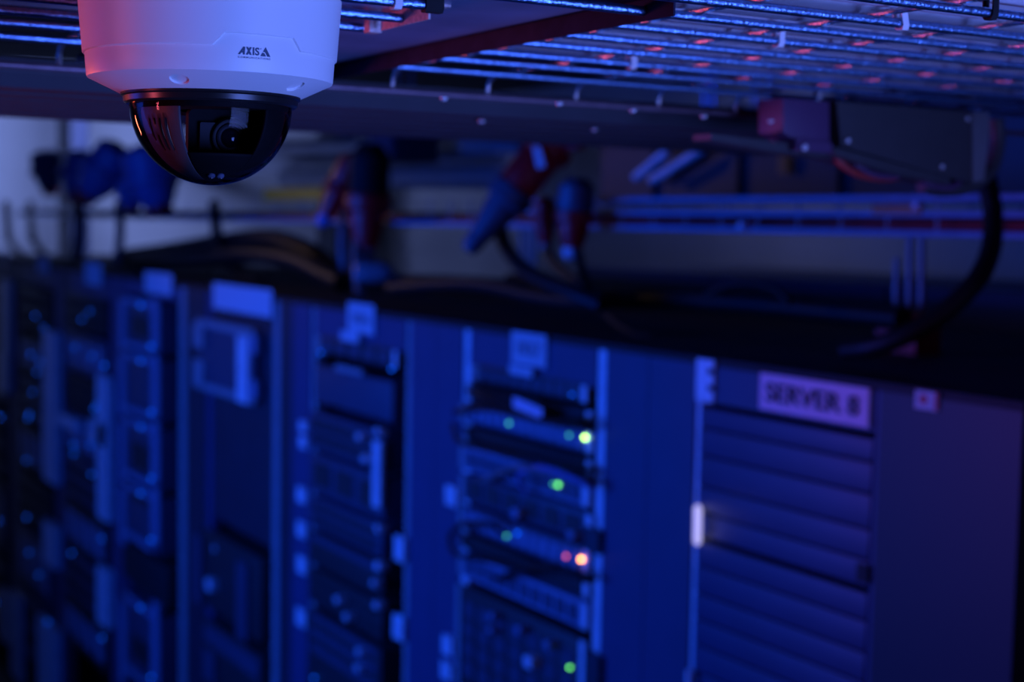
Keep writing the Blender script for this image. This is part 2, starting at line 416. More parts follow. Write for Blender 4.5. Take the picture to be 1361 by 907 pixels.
tv, tf = text_geo('S', 1, .035); parts.append((up_(fit_text(tv, 340.3, 346.3, 71.6, 61.9)), tf))
tv, tf = text_geo('o', 1, .03); parts.append((up_(fit_text(tv, 347.0, 348.6, 64.0, 62.2)), tf))
parts += [(up_([(354.2, 60.4), (361.0, 72.0), (356.6, 72.0), (353.6, 67.0), (350.6, 66.4)]), [(0, 1, 2, 3, 4)]),
          (up_([(350.0, 67.4), (352.9, 68.0), (355.2, 72.0), (347.3, 72.0)]), [(0, 1, 2, 3)])]
tv, tf = text_geo('COMMUNICATIONS', 1, .03, 1.35); parts.append((up_(fit_text(tv, 318.2, 361.0, 75.9, 73.6)), tf))
wrap(parts, 'printed_logo', 'logo')

# ------------------------------------------------------------------ upper wire tray
HW = 0.140; RW = 0.0032
tray = thing('wire_mesh_tray', 'zinc wire mesh cable tray running across the top above the dome camera', 'cable tray', (0.9, 0.9, EYE + HW))
WY = [.60, .668, .7375, .798, .862, .928, .990, 1.062, 1.128, 1.215]
XL, XR = -1.0, 2.6
def straight(name, m, par, a, b, r, seg=10): return tube(name, m, par, [a, b], r, seg, False)
for y in WY:
    z = EYE + HW
    if y in (.862, .928, .990):
        e = {.862: .452, .928: .462, .990: .468}[y]
        straight('long_wire', 'zinc', tray, (XL, y, z), (e, y, z), RW); straight('long_wire', 'zinc', tray, (.586, y, z), (XR, y, z), RW)
    elif y > .99:
        straight('long_wire', 'zinc', tray, (XL, y, z), (.345 if y < 1.2 else .345, y, z), RW); straight('long_wire', 'zinc', tray, (.586, y, z), (XR, y, z), RW)
    else:
        straight('long_wire', 'zinc', tray, (XL, y, z), (XR, y, z), RW)
straight('edge_wire', 'edge_zinc_dim_lit', tray, (XL, 1.275, EYE + .1235), (XR, 1.275, EYE + .1235), RW)
xk = .617 - .104 * 15
while xk < XR - .05:
    if not (.33 < xk < .59):
        tube('cross_wire', 'zinc_cross', tray, [(xk, .55, EYE + HW + .0056), (xk, 1.19, EYE + HW + .0056), (xk, 1.245, EYE + HW + .0052), (xk, 1.268, EYE + HW + .001),
             (xk, 1.275, EYE + .132), (xk, 1.275, EYE + .1225)], .0023, 8, True, 5)
    xk += .104
# white cables lying in the tray
yy = .585; n = 0
ords = ['nearest', 'second', 'third', 'fourth', 'fifth', 'sixth', 'seventh', 'eighth', 'ninth', 'tenth', 'eleventh', 'twelfth', 'thirteenth', 'fourteenth', 'fifteenth', 'sixteenth', 'seventeenth', 'eighteenth', 'nineteenth', 'twentieth']
while yy < 1.10 and n < 20:
    r = random.uniform(.0095, .0135)
    yy += r
    z = EYE + HW + .0082 + r
    pts = [(x, yy + random.uniform(-.0012, .0012), z + random.uniform(0, .0008)) for x in (XL, -.4, .2, .8, 1.4, 2.0, XR)]
    o = tube('data_cable', 'white_cable', None, pts, r, 10, True, 4)
    tag(o, 'white data cable lying in the upper wire tray, %s from the viewer' % ords[n], 'cable', 'white cables in the upper wire tray')
    yy += r + random.choice([.0008, .001, .004, .012]); n += 1
# mounting channel under the tray
HL = .1335
XLIP = (onZ(440, 107, HL).x + onZ(888, 20, HL).x) / 2
YF, YNR = onZ(395, 116, HL).y, onZ(888, 20, HL).y
ch = thing('mounting_channel', 'folded sheet metal channel under the wire tray beside the dome camera', 'metal channel', ((XLIP + .35) / 2, (YF + YNR) / 2, EYE + HL))
HF = .1475
box('web', 'sheet_lip', ch, .352, XLIP + .0015, .62, YF, EYE + HF, EYE + HF + .0018)
box('web_sheet', 'sheet', ch, .38, XLIP - .010, onZ(826, 12, HF).y, YF - .004, EYE + HF - .0012, EYE + HF - .0001)
box('lip', 'sheet_lip', ch, XLIP, XLIP + .0015, YNR, YF, EYE + HL, EYE + HF + .0018)
box('end_lip', 'sheet', ch, .352, XLIP, YF - .0015, YF, EYE + HL, EYE + HF)
p1, p2 = onZ(545, 44, HW - .004), onZ(598, 30, HW - .004)
cl = thing('clamp_bracket', 'scratched copper-lit clamp bracket at the cut wire ends beside the dome camera', 'bracket', (p1.x, p1.y, EYE + HW - .006))
box('plate', 'bracket', cl, .455, .4565, p2.y - .012, p1.y - .006, EYE + HW - .0050, EYE + HF - .0014)
box('foot', 'bracket', cl, .4565, .472, p2.y - .012, p1.y - .006, EYE + HF - .0032, EYE + HF - .0014)
box('end_stop', 'bracket', cl, .449, .459, p1.y, p1.y + .010, EYE + HW - .0058, EYE + HF - .0014, .001)
def strap(name, m, px, yw, label, wd=.0045, t=.0012, z=None, skew=0.0, group='cable ties on the upper wire tray'):
    zz = EYE + HW if z is None else z
    p = onZ(px[0], px[1], HW - .002); x = p.x; ro = RW + .0014
    top = zz + .030
    V = []; prof = [(-ro, top), (-ro, zz - ro * .4), (-ro * .6, zz - ro), (ro * .6, zz - ro), (ro, zz - ro * .4), (ro, top)]
    inn = [(-ro + t, top), (-ro + t, zz - ro * .2), (-ro * .4, zz - ro + t), (ro * .4, zz - ro + t), (ro - t, zz - ro * .2), (ro - t, top)]
    P = prof + inn[::-1]; nP = len(P)
    for dx in (-wd / 2, wd / 2): V += [(x + dx + skew * (zz - b), yw + a, b) for a, b in P]
    F = [(i, (i + 1) % nP, nP + (i + 1) % nP, nP + i) for i in range(nP)]
    for k in range(5): F += [(k, k + 1, nP - 2 - k, nP - 1 - k), (nP + k, nP + nP - 1 - k, nP + nP - 2 - k, nP + k + 1)]
    return tag(link(name, V, F, m, None), label, 'cable tie', group)
strap('cable_tie', 'white_plastic', (523, 8), .862, 'white cable tie on the stub wire just right of the dome camera', .0052)
strap('cable_tie', 'white_plastic', (1043, 57), .862, 'white cable tie on the tray wire near the middle right, brightest one', .0052)
strap('cable_tie', 'white_plastic', (848, 87), 1.062, 'white cable tie just right of the channel, below the wire crossings', .0058)
strap('cable_tie', 'white_plastic', (1212, 33), .7375, 'slanting white cable tie at the upper right of the wire tray', .0055, skew=.25)
strap('cable_tie', 'white_plastic', (1218, 122), 1.215, 'dim blurred white cable tie on the farthest wire at the right', .0060)
strap('cable_tie', 'matt_black', (1297, 24), .668, 'black cable tie hanging from the topmost wire at the right', .0052)
strap('cable_tie', 'matt_black', (582, 10), .862, 'wide black strap round the stub wire at the clamp bracket', .013, .0015)
# loose ends of ties in white between the cables
# ------------------------------------------------------------------ ribbed duct beyond the tray
HRB = .122
V, F = [], []; ys = []
nr = 6; y0, y1 = 1.315, 1.76
for i in range(nr):
    a = y0 + (y1 - y0) * i / nr; b = (y1 - y0) / nr
    ys += [(a, 0), (a + b * .10, -.013), (a + b * .66, -.013), (a + b * .76, 0)]
ys += [(y1, 0), (y1, .012), (y0, .012)]
for X in (XL - 1.5, 1.46):
    V += [(X, y, EYE + HRB + dz) for y, dz in ys]
n = len(ys)
F = [(i, (i + 1) % n, n + (i + 1) % n, n + i) for i in range(n)]
duct = thing('ribbed_duct', 'long blue-lit ribbed duct cover running behind the upper wire tray', 'cable duct', (0, 1.55, EYE + HRB))
link('ribbed_cover', V, F, 'rib', duct)
for px, py in ((590, 132), (743, 139), (841, 148), (935, 156), (1024, 162), (640, 162), (790, 173)):
    p = onZ(px, py, HRB - .0140)
    lathe('rivet', 'rail', duct, p, [(.0035, .0015), (.0032, 0), (.002, -.0012), (1e-6, -.0016)], 12)

# ------------------------------------------------------------------ overhead boxes at the right
YB = 1.185
def pl(pts, Y):
    q = [onY(a, b, Y) for a, b in pts]
    return [Vector((p.x, p.y, min(p.z, EYE + HW - .0045))) for p in q]
jb = thing('junction_box', 'grey junction box hanging under the tray above the rack with the SERVER 8 plate', 'junction box', onY(1200, 240, YB))
prism('housing', 'grey_box', jb, pl([(1112, 122), (1292, 130), (1292, 243), (1262, 236), (1118, 194)], YB), (0, .045, 0))
prism('bottom_flange', 'grey_box', jb, pl([(1108, 195), (1262, 237), (1262, 246), (1190, 232), (1108, 206)], YB + .002), (0, .048, 0))
prism('side_cover', 'galvanised', jb, pl([(1293, 132), (1316, 133), (1316, 170), (1308, 240), (1293, 243)], YB - .002), (0, .045, 0))
for px, py in ((1127, 187), (1252, 222), (1286, 158)):
    lathe('screw', 'rail', jb, onY(px, py, YB - .001), [(.0030, 0), (.0026, .0012), (1e-6, .002)], 12, axis=(0, -1, 0))
pb = thing('small_box', 'small pink-lit terminal box left of the grey junction box', 'terminal box', onY(1075, 198, 1.19))
prism('housing', 'pink_box', pb, pl([(1041, 122), (1103, 124), (1103, 199), (1080, 199), (1041, 176)], 1.19), (0, .04, 0), .001)
prism('lower_lid', 'pink_box', pb, pl([(1058, 184), (1106, 190), (1106, 204), (1060, 200)], 1.186), (0, .04, 0))
lathe('lid_screw', 'rail', pb, onY(1069, 196, 1.184), [(.004, 0), (.0034, .002), (1e-6, .0028)], 12, axis=(0, -1, 0))
tag(prism('support_plate', 'grey_box', None, pl([(945, 178), (1062, 192), (1106, 205), (1106, 210), (1020, 200), (945, 186)], 1.20), (0, .03, 0)), 'long thin purple-lit support plate left of the small pink box', 'metal plate')
tag(tube('loop_cable', 'red_cable', None, pl([(1108, 200), (1116, 216), (1134, 229), (1160, 236), (1188, 236), (1194, 228)], 1.205), .0042, 8), 'red cable loop drooping under the left end of the junction box', 'cable')
tag(tube('loop_cable', 'pink_box', None, pl([(1128, 205), (1142, 222), (1165, 233), (1192, 234), (1200, 226)], 1.20), .0035, 8), 'pale pink cable loop drooping under the middle of the junction box', 'cable')
tag(tube('loop_cable', 'pink_box', None, pl([(1222, 234), (1238, 246), (1262, 249), (1275, 240), (1270, 233)], 1.20), .0045, 8), 'violet lit cable loop under the right end of the junction box', 'cable')
tag(tube('flexible_conduit', 'grey_box', None, pl([(1324, 158), (1326, 190), (1316, 226), (1290, 246), (1255, 252), (1225, 246)], 1.215), .009, 10), 'grey flexible conduit curving round the right corner of the junction box', 'conduit')
tag(tube('power_cable', 'black_cable', None, [onX(1308, 215, 1.80), onX(1314, 250, 1.78), onX(1320, 290, 1.77), onX(1316, 335, 1.74), onX(1296, 375, 1.70), onX(1255, 414, 1.66), onX(1205, 445, 1.62), onX(1160, 461, 1.60), onX(1125, 466, 1.60)], .0155, 12), 'thick black power cable curving down onto the right-hand rack roof', 'cable')

# ------------------------------------------------------------------ lower wire tray over the racks
XT = 1.86
zl = [onX(1300, 262, XT).z, onX(1300, 285, XT).z, onX(1300, 312, XT).z]
ltr = thing('wire_basket_tray', 'long blue-lit wire basket tray running above the rack roofs', 'cable tray', (XT, 4.0, zl[2]))
Y0, Y1 = 0.9, 9.3
for x in (XT, XT + .20):
    for k, z in enumerate(zl): straight('long_wire', 'tray_zinc', ltr, (x, Y0, z), (x, Y1 if k == 2 else 3.15, z), .0058, 8)
straight('long_wire', 'zinc', ltr, (XT + .1, Y0, zl[2]), (XT + .1, Y1, zl[2]), .004, 8)
y = Y0 + .05
while y < Y1:
    tube('cross_wire', 'rail_dim', ltr, [(XT - .003, y, zl[0] + .004), (XT - .003, y, zl[2] - .004), (XT + .203, y, zl[2] - .004), (XT + .203, y, zl[0] + .004)], .0022, 6, False)
    y += .115 if y < 3.5 else .23
zr = zl[2] + .004 + .010
tag(tube('tray_cable', 'red_cable', None, [(XT + .03, Y0 - .05, zr), (XT + .032, 2, zr), (XT + .028, 3, zr), (XT + .03, 4.3, zr), (XT + .03, 5.2, zr)], .0095, 8), 'red cable lying along the lower basket tray', 'cable')
tag(tube('tray_cable', 'black_cable', None, [(XT + .06, Y0 - .05, zr + .004), (XT + .06, 3, zr + .004), (XT + .055, 5.5, zr + .004), (XT + .06, 9, zr + .004)], .013, 8), 'black cable lying beside the red one in the basket tray', 'cable')
p = onX(1192, 275, XT - .006)
ot = thing('tray_label', 'orange label plate with a bright screw on the basket tray below the junction box', 'label plate', p)
a, b = onX(1160, 272, XT - .008), onX(1224, 285, XT - .008)
box('plate', 'orange', ot, XT - .009, XT - .006, a.y, b.y, b.z, a.z)
lathe('screw', 'rail', ot, onX(1217, 273, XT - .010), [(.007, 0), (.006, .003), (1e-6, .005)], 12, axis=(-1, 0, 0))
a, b = onX(350, 251, XT - .02), onX(426, 266, XT - .02)
tag(box('tray_label', 'yellow', None, XT - .020, XT - .012, a.y, b.y, b.z, a.z), 'yellow label plate on the basket tray just right of the dome', 'label plate')
lathe_o = lathe('tray_bolt', 'rail', None, onX(988, 300, XT - .012), [(.010, -.006), (.010, .004), (.007, .010), (1e-6, .012)], 12, axis=(-1, 0, 0))
tag(lathe_o, 'bright blue-lit bolt on the basket tray below the support plate', 'bolt')

# ------------------------------------------------------------------ racks
def zt_at(px, py): return onX(px, py, D).z
ZT = sum((onX(800, 458, D).z, onX(545, 416, D).z, onX(925, 477, D).z)) / 3       # rack roof height
def Yp(px, py=600): return onX(px, py, D).y
def Zp(px, py): return onX(px, py, D).z
def rbox(name, m, par, x0, x1, y0, y1, out=.0, dep=.02, bev=0.0):   # px columns, rows taken at the middle column
    xm = (x0 + x1) / 2
    return box(name, m, par, D - out, D - out + dep, Yp(x0, (y0 + y1) / 2), Yp(x1, (y0 + y1) / 2), Zp(xm, y0), Zp(xm, y1), bev)
def rack(px0, px1, rl, rr, label, header=.10, bottom=0.0, rail_l='rail', rail_r='rail', rw=.028, mid='rack', side='rack', side_near=None):
    ya, yb = Yp(px1), Yp(px0)                  # ya nearer
    t = thing('server_rack', label, 'server rack', (D + RD / 2, (ya + yb) / 2, 0))
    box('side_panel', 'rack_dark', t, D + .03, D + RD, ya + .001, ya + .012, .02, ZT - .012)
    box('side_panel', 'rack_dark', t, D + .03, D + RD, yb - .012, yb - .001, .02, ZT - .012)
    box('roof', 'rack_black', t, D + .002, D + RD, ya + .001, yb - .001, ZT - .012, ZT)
    box('back_panel', 'rack_black', t, D + RD - .02, D + RD - .004, ya + .014, yb - .014, .03, ZT - .014)
    box('plinth', 'rack_black', t, D + .01, D + RD - .03, ya + .014, yb - .014, 0, .05)
    yl, yr = Yp(rl), Yp(rr)                    # yl farther (left in view)
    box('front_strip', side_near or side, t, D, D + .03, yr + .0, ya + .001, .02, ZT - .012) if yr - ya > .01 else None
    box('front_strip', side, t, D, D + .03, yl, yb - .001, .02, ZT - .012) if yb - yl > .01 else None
    box('mounting_rail', rail_l, t, D + .004, D + .03, yl - rw, yl - .0005, .06, ZT - .013)
    box('mounting_rail', rail_r, t, D + .004, D + .03, yr + .0005, yr + rw, .06, ZT - .013)
    if header: box('header', mid, t, D + .001, D + .02, yr + rw + .001, yl - rw - .001, ZT - header, ZT - .013)
    return t, yl, yr
def unit(name, label, cat, x0, x1, y0, y1, m='unit', out=.004, dep=.35, ports=None, slots=None, ears=True, group=None, bar=None):
    xm = (x0 + x1) / 2; ym = (y0 + y1) / 2
    Ya, Yb, z0, z1 = Yp(x1, ym), Yp(x0, ym), Zp(xm, y1), Zp(xm, y0)
    t = thing(name, label, cat, (D + dep / 2, (Ya + Yb) / 2, z0), group)
    box('chassis', m, t, D - out, D + dep, Ya, Yb, z0 + .001, z1 - .001, .002)
    W = Yb - Ya; H = z1 - z0
    if ears:
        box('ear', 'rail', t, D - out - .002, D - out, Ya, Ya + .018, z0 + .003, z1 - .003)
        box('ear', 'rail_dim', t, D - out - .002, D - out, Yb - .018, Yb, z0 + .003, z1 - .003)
    if ports:
        nc, nrw, pm = ports; e = .026 if ears else .01
        for i in range(nc):
            for j in range(nrw):
                a = Ya + e + (W - 2 * e) * (i + .14) / nc; b = Ya + e + (W - 2 * e) * (i + .86) / nc
                c = z0 + H * .12 + H * .76 * (j + .1) / nrw; d = z0 + H * .12 + H * .76 * (j + .9) / nrw
                box('port', pm, t, D - out - .0025, D - out - .0002, a, b, c, d)
    if slots:
        for j in range(slots):
            c = z0 + H * (.10 + .8 * (j + .2) / slots); d = z0 + H * (.10 + .8 * (j + .75) / slots)
            box('vent_slot', 'rack_black', t, D - out - .0015, D - out - .0002, Ya + .03, Yb - .03, c, d)
    if bar:
        box('bezel_bar', bar, t, D - out - .004, D - out - .0002, Ya + .02, Yb - .02, z1 - H * .28, z1 - H * .06)
    return t
def led_or_glint(px, py, m, par, r=.0028, out=.010, name='status_light_or_glint'):  # status lights; most blue ones are glowing stand-ins for screw glints
    p = onX(px, py, D - out)
    return lathe(name, m, par, p + Vector((.004, 0, 0)), [(r, 0), (r, .003), (r * .6, .0045), (1e-6, .005)], 10, axis=(-1, 0, 0))
def sticker(name, m, par, x0, x1, y0, y1, out=.003):
    return rbox(name, m, par, x0, x1, y0, y1, out=out + .001, dep=.001)
def plate_text(s, par, x0, x1, y0, y1, m='ink', out=.0062, off=.02, name='lettering'):
    xm = (x0 + x1) / 2; ym = (y0 + y1) / 2
    Ya, Yb, z1, z0 = Yp(x0, ym), Yp(x1, ym), Zp(xm, y0), Zp(xm, y1)
    tv, tf = text_geo(s, 1, off)
    return link(name, [(D - out, y, z) for y, z in fit_text(tv, Ya, Yb, z0, z1)], tf, m, par)
def plug(px, py, par, m='rail', s=.009, out=.03):
    p = onX(px, py, D - out)
    return box('plug', m, par, p.x, D - .004, p.y - s, p.y + s, p.z - s * .8, p.z + s * .8, .002)

# --- rack 8, the nearest, with the name plate
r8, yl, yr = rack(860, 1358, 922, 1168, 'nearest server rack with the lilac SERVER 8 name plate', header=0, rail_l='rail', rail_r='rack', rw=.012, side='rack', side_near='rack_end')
hz = Zp(1050, 555)
box('header', 'rack', r8, D + .001, D + .02, yr + .013, yl - .013, hz, ZT - .013)
np_ = rbox('name_plate', 'paper_red_lit', r8, 1012, 1157, 506, 556, out=.004, dep=.004)
plate_text('SERVER 8', r8, 1021, 1146, 517, 543.5)
gro = [556] + [0]
rows = [538, 569, 606, 647, 683, 718, 754, 791, 826, 861, 897, 933, 969]
for i in range(len(rows) - 1):
    z1 = Zp(936, rows[i] + (4 if rows[i] in (538, 718) else 1.2)); z0 = Zp(936, rows[i + 1] - (3 if rows[i + 1] in (538, 718) else 0.8))
    box('blanking_panel', 'rack', r8, D + .001, D + .016, yr + .013, yl - .013, z0, z1, .003)
rbox('latch', 'rack_black', r8, 1140, 1155, 750, 774, out=.003, dep=.004)
rbox('rail_tag', 'rail', r8, 928, 950, 478, 534, out=.004, dep=.004)
for q in (494, 516): rbox('tag_notch', 'rack_black', r8, 944, 951, q - 4, q + 4, out=.006, dep=.002)
a = onX(927.5, 698, D - .014)
tube('rail_handle', 'glow_white', r8, [onX(927.5, 676, D - .004), onX(927.5, 682, D - .016), onX(927.3, 698, D - .018), onX(927, 714, D - .016), onX(927, 720, D - .004)], .0065, 10)
tube('rail_handle', 'rail', r8, [onX(916, 893, D - .004), onX(916, 898, D - .012), onX(916, 920, D - .014)], .006, 10)
st = sticker('sticker', 'paper', r8, 1218, 1249, 520, 545, out=.002)
p = onX(1227, 531, D - .0035)
lathe('sticker_dot', 'red_print', r8, p, [(.007, 0), (1e-6, .0004)], 16, axis=(-1, 0, 0))
rbox('sticker_bar', 'red_print', r8, 1245, 1249, 522, 546, out=.0038, dep=.0006)
# --- rack 7
r7, yl, yr = rack(578, 860, 613, 803, 'server rack with the B07 plate and green and orange status lights', header=.085, rw=.030)
sticker('name_plate', 'paper', r7, 682, 728, 443, 486); plate_text('B07', r7, 690, 722, 454, 474, 'ink_faint')
G7 = 'equipment in the rack with the B07 plate'
u = unit('rack_server', 'dark top server with a small white tag under the B07 plate', 'server', 632, 783, 497, 522, 'unit_dark', ports=(9, 1, 'unit'), group=G7)
sticker('asset_tag', 'paper', u, 684, 715, 487, 499, out=.012); led_or_glint(759, 525, 'led_glint_blue', u, .002)
u = unit('cable_manager', 'black cable manager with a lilac paper tag, in the B07 rack', 'cable manager', 622, 790, 528, 548, 'rack_black', group=G7)
tg = onX(700, 541, D - .05)
prism('paper_tag', 'paper_red_lit', u, [onX(682, 527, D - .05), onX(721, 544, D - .05), onX(719, 557, D - .05), onX(682, 542, D - .05)], (.001, 0, 0))
u = unit('network_switch', 'network switch with the bright lime status light in the B07 rack', 'network switch', 615, 790, 553, 583, 'unit', ports=(14, 1, 'unit_light'), group=G7)
led_or_glint(675, 563, 'led_teal', u, .0032); led_or_glint(755, 579, 'led_teal', u, .0025); led_or_glint(776, 582, 'led_lime', u, .0036)
u = unit('cable_manager', 'black cable manager below the lime status light', 'cable manager', 618, 790, 589, 612, 'rack_black', group=G7)
u = unit('patch_bay', 'pale patch panel with the single green status light', 'patch panel', 614, 786, 616, 650, 'unit_light', ports=(12, 1, 'unit'), group=G7)
led_or_glint(740, 645, 'led_green', u, .0036); led_or_glint(734, 644, 'led_teal', u, .0022)
u = unit('rack_server', 'server with six dark square bays in the middle of the B07 rack', 'server', 614, 790, 655, 694, 'unit', ports=(6, 1, 'unit_dark'), group=G7)
plug(683, 683, u, 'unit_light', .012); plug(757, 712, u, 'unit_light', .010)
u = unit('network_switch', 'network switch with the orange status light in the B07 rack', 'network switch', 612, 786, 699, 735, 'unit', ports=(12, 1, 'unit_light'), group=G7)
led_or_glint(672, 713, 'led_teal', u, .0032); led_or_glint(686, 709, 'led_glint_blue', u, .0036); led_or_glint(751, 740, 'led_red', u, .0030); led_or_glint(771, 744, 'led_orange', u, .0036)
u = unit('cable_manager', 'black cable manager below the orange status light', 'cable manager', 612, 786, 741, 762, 'rack_black', group=G7)
u = unit('patch_bay', 'pale patch panel without lights low in the B07 rack', 'patch panel', 612, 784, 766, 802, 'unit_light', ports=(10, 1, 'unit'), group=G7)
u = unit('blade_chassis', 'dark blade chassis with vertical slots at the bottom of the B07 rack', 'server', 608, 780, 812, 960, 'unit_dark', ports=(7, 4, 'unit'), group=G7)
led_or_glint(756, 888, 'led_green', u, .0030); plug(700, 881, u, 'rail', .014); plug(651, 820, u, 'unit_light', .009); plug(687, 838, u, 'unit_light', .009); plug(725, 858, u, 'unit_light', .009); plug(650, 838, u, 'unit_light', .008)
for q in ((783, 803, 702, 734), (783, 803, 868, 920)): rbox('rail_cover', 'rack_dark', r7, *q, out=.012, dep=.012)
for q in ((598, 612, 646, 672), (594, 606, 845, 870), (592, 605, 880, 903)): rbox('cable_ring', 'rail', r7, *q, out=.012, dep=.012)
cabs = [((622, 520), (650, 530), (700, 552), (760, 566), (788, 560)), ((605, 548), (640, 541), (690, 552), (730, 560), (775, 556)),
        ((602, 565), (612, 588), (650, 597), (700, 608), (786, 626)), ((640, 640), (690, 622), (740, 635), (792, 645)), ((700, 655), (690, 632), (720, 622), (770, 640), (792, 652)),
        ((598, 712), (615, 697), (650, 698), (672, 712)), ((598, 712), (604, 735), (640, 744), (690, 752), (735, 752)), ((660, 770), (700, 756), (750, 760), (792, 770))]
cn = ['drooping under the white tag', 'looped left of the lime light', 'drooping below the lime light', 'arched over the green light', 'looped at the green light', 'bowed out left of the orange light', 'drooping left of the orange light', 'arched below the orange light']
for i, q in enumerate(cabs):
    tag(tube('patch_cable', ['black_cable', 'black_cable', 'black_cable', 'grey_cable', 'blue_plastic', 'black_cable', 'black_cable', 'black_cable'][i], None,
        [onX(a, b, D - (.02 if k in (0, len(q) - 1) else .045)) for k, (a, b) in enumerate(q)], .0055, 8), ('blue' if i == 4 else 'grey' if i == 3 else 'black') + ' patch cable in the B07 rack, ' + cn[i], 'cable', 'patch cables in the B07 rack')
# --- rack 6
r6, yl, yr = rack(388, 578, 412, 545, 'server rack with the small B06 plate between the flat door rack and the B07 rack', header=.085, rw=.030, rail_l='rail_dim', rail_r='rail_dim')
sticker('name_plate', 'paper', r6, 464, 499, 404, 443); plate_text('B06', r6, 470, 493, 415, 432, 'ink_faint')
G6 = 'equipment in the rack with the B06 plate'
u = unit('rack_server', 'dark top unit with a small white tag under the B06 plate', 'server', 424, 530, 455, 480, 'unit_dark', ports=(5, 1, 'unit'), group=G6)
sticker('asset_tag', 'paper', u, 459, 483, 441, 454, out=.012); led_or_glint(425, 469, 'led_glint_blue', u, .0034); led_or_glint(519, 491, 'led_glint_blue', u, .0034)  # both blue dots are screw-head highlights made as emission
u = unit('tape_library', 'plain wide grey fronted unit in the upper part of the B06 rack', 'storage unit', 420, 524, 496, 548, 'unit', ears=False, group=G6)
rbox('handle', 'rail_dim', u, 452, 488, 488, 496, out=.014, dep=.010)
u = unit('disk_shelf', 'disk shelf with two rows of dark bays in the B06 rack', 'disk shelf', 414, 512, 560, 612, 'unit', ports=(7, 2, 'unit_dark'), ears=False, group=G6)
for a, b in ((475, 581), (500, 574), (482, 610)): plug(a, b, u, 'rail', .010)
u = unit('frame_shelf', 'open framed shelf with three dark windows in the B06 rack', 'disk shelf', 414, 512, 618, 672, 'unit', ports=(3, 1, 'unit_dark'), ears=False, group=G6)
rbox('post', 'rail', u, 503, 513, 586, 674, out=.016, dep=.01)
u = unit('rack_server', 'plain server with a row of slots below the framed shelf in the B06 rack', 'server', 412, 510, 678, 720, 'unit', slots=2, ears=False, group=G6); plug(500, 703, u, 'rail', .010)
u = unit('rack_server', 'black server with two plugs at its right end in the B06 rack', 'server', 412, 510, 726, 772, 'unit_dark', bar='unit', ears=False, group=G6); plug(500, 753, u, 'rail', .012); plug(495, 776, u, 'rail', .009)
u = unit('rack_server', 'black server with plugs at both ends in the B06 rack', 'server', 412, 510, 778, 826, 'unit_dark', slots=2, ears=False, group=G6)
for a, b in ((446, 798), (458, 821), (498, 805)): plug(a, b, u, 'rail', .010)
u = unit('disk_shelf', 'bottom shelf with three pale bars in the B06 rack', 'disk shelf', 410, 508, 834, 960, 'unit_dark', ears=False, group=G6)
for q in ((838, 848), (858, 870), (880, 892)): rbox('bar', 'unit', u, 416, 504, q[0], q[1], out=.008, dep=.004)
for a, b in ((475, 867), (473, 889)): plug(a, b, u, 'rail', .010)
for q in ((402, 411, 560, 574), (402, 411, 580, 596), (399, 410, 648, 668), (399, 410, 694, 714), (399, 410, 740, 762), (398, 410, 810, 832), (529, 541, 713, 746), (527, 540, 818, 850)): rbox('cable_ring', 'rail', r6, *q, out=.010, dep=.010)
led_or_glint(416, 902, 'led_glint_blue', r6, .0034); led_or_glint(532, 822, 'led_glint_blue', r6, .0030)
# --- rack 5, dark door
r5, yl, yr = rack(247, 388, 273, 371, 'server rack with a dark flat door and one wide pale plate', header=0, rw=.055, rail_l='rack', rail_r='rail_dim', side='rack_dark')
sticker('name_plate', 'paper', r5, 285, 363, 381, 416)
box('header', 'rack_dark', r5, D + .001, D + .02, yr + .056, yl - .056, Zp(320, 424), ZT - .013)
box('door_panel', 'rack_dark', r5, D + .006, D + .02, yr + .056, yl - .056, Zp(320, 708), Zp(320, 426))
u = thing('control_panel', 'pale framed control panel on the dark flat rack door', 'control panel', onX(308, 528, D - .02))
rbox('screen', 'unit', u, 272, 345, 432, 524, out=.016, dep=.012)
for q in ((267, 280, 430, 462), (267, 280, 478, 514)): rbox('side_bar', 'rail_dim', u, *q, out=.026, dep=.012)
rbox('side_bar', 'rail', u, 326, 340, 447, 535, out=.026, dep=.012)
rbox('top_bar', 'rail_dim', u, 270, 346, 430, 440, out=.022, dep=.008); rbox('bottom_bar', 'rail_dim', u, 270, 346, 517, 527, out=.022, dep=.008)
for q in ((341, 349, 443, 470), (341, 349, 505, 530)): rbox('corner_clip', 'unit_light', u, *q, out=.02, dep=.012)
u = unit('rack_server', 'dark server with a bright plug at its left below the flat door', 'server', 272, 350, 722, 830, 'unit_dark', ears=False); plug(276, 778, u, 'rail', .022)
rbox('post', 'unit', u, 320, 333, 748, 850, out=.014, dep=.01); rbox('post', 'unit', u, 262, 272, 710, 800, out=.014, dep=.01); led_or_glint(284, 730, 'rail', u, .010)
u = unit('rack_server', 'black server at the foot of the flat door rack', 'server', 272, 350, 846, 960, 'unit_dark', ears=False, bar='unit')
rbox('post', 'unit', u, 276, 290, 865, 905, out=.014, dep=.01)
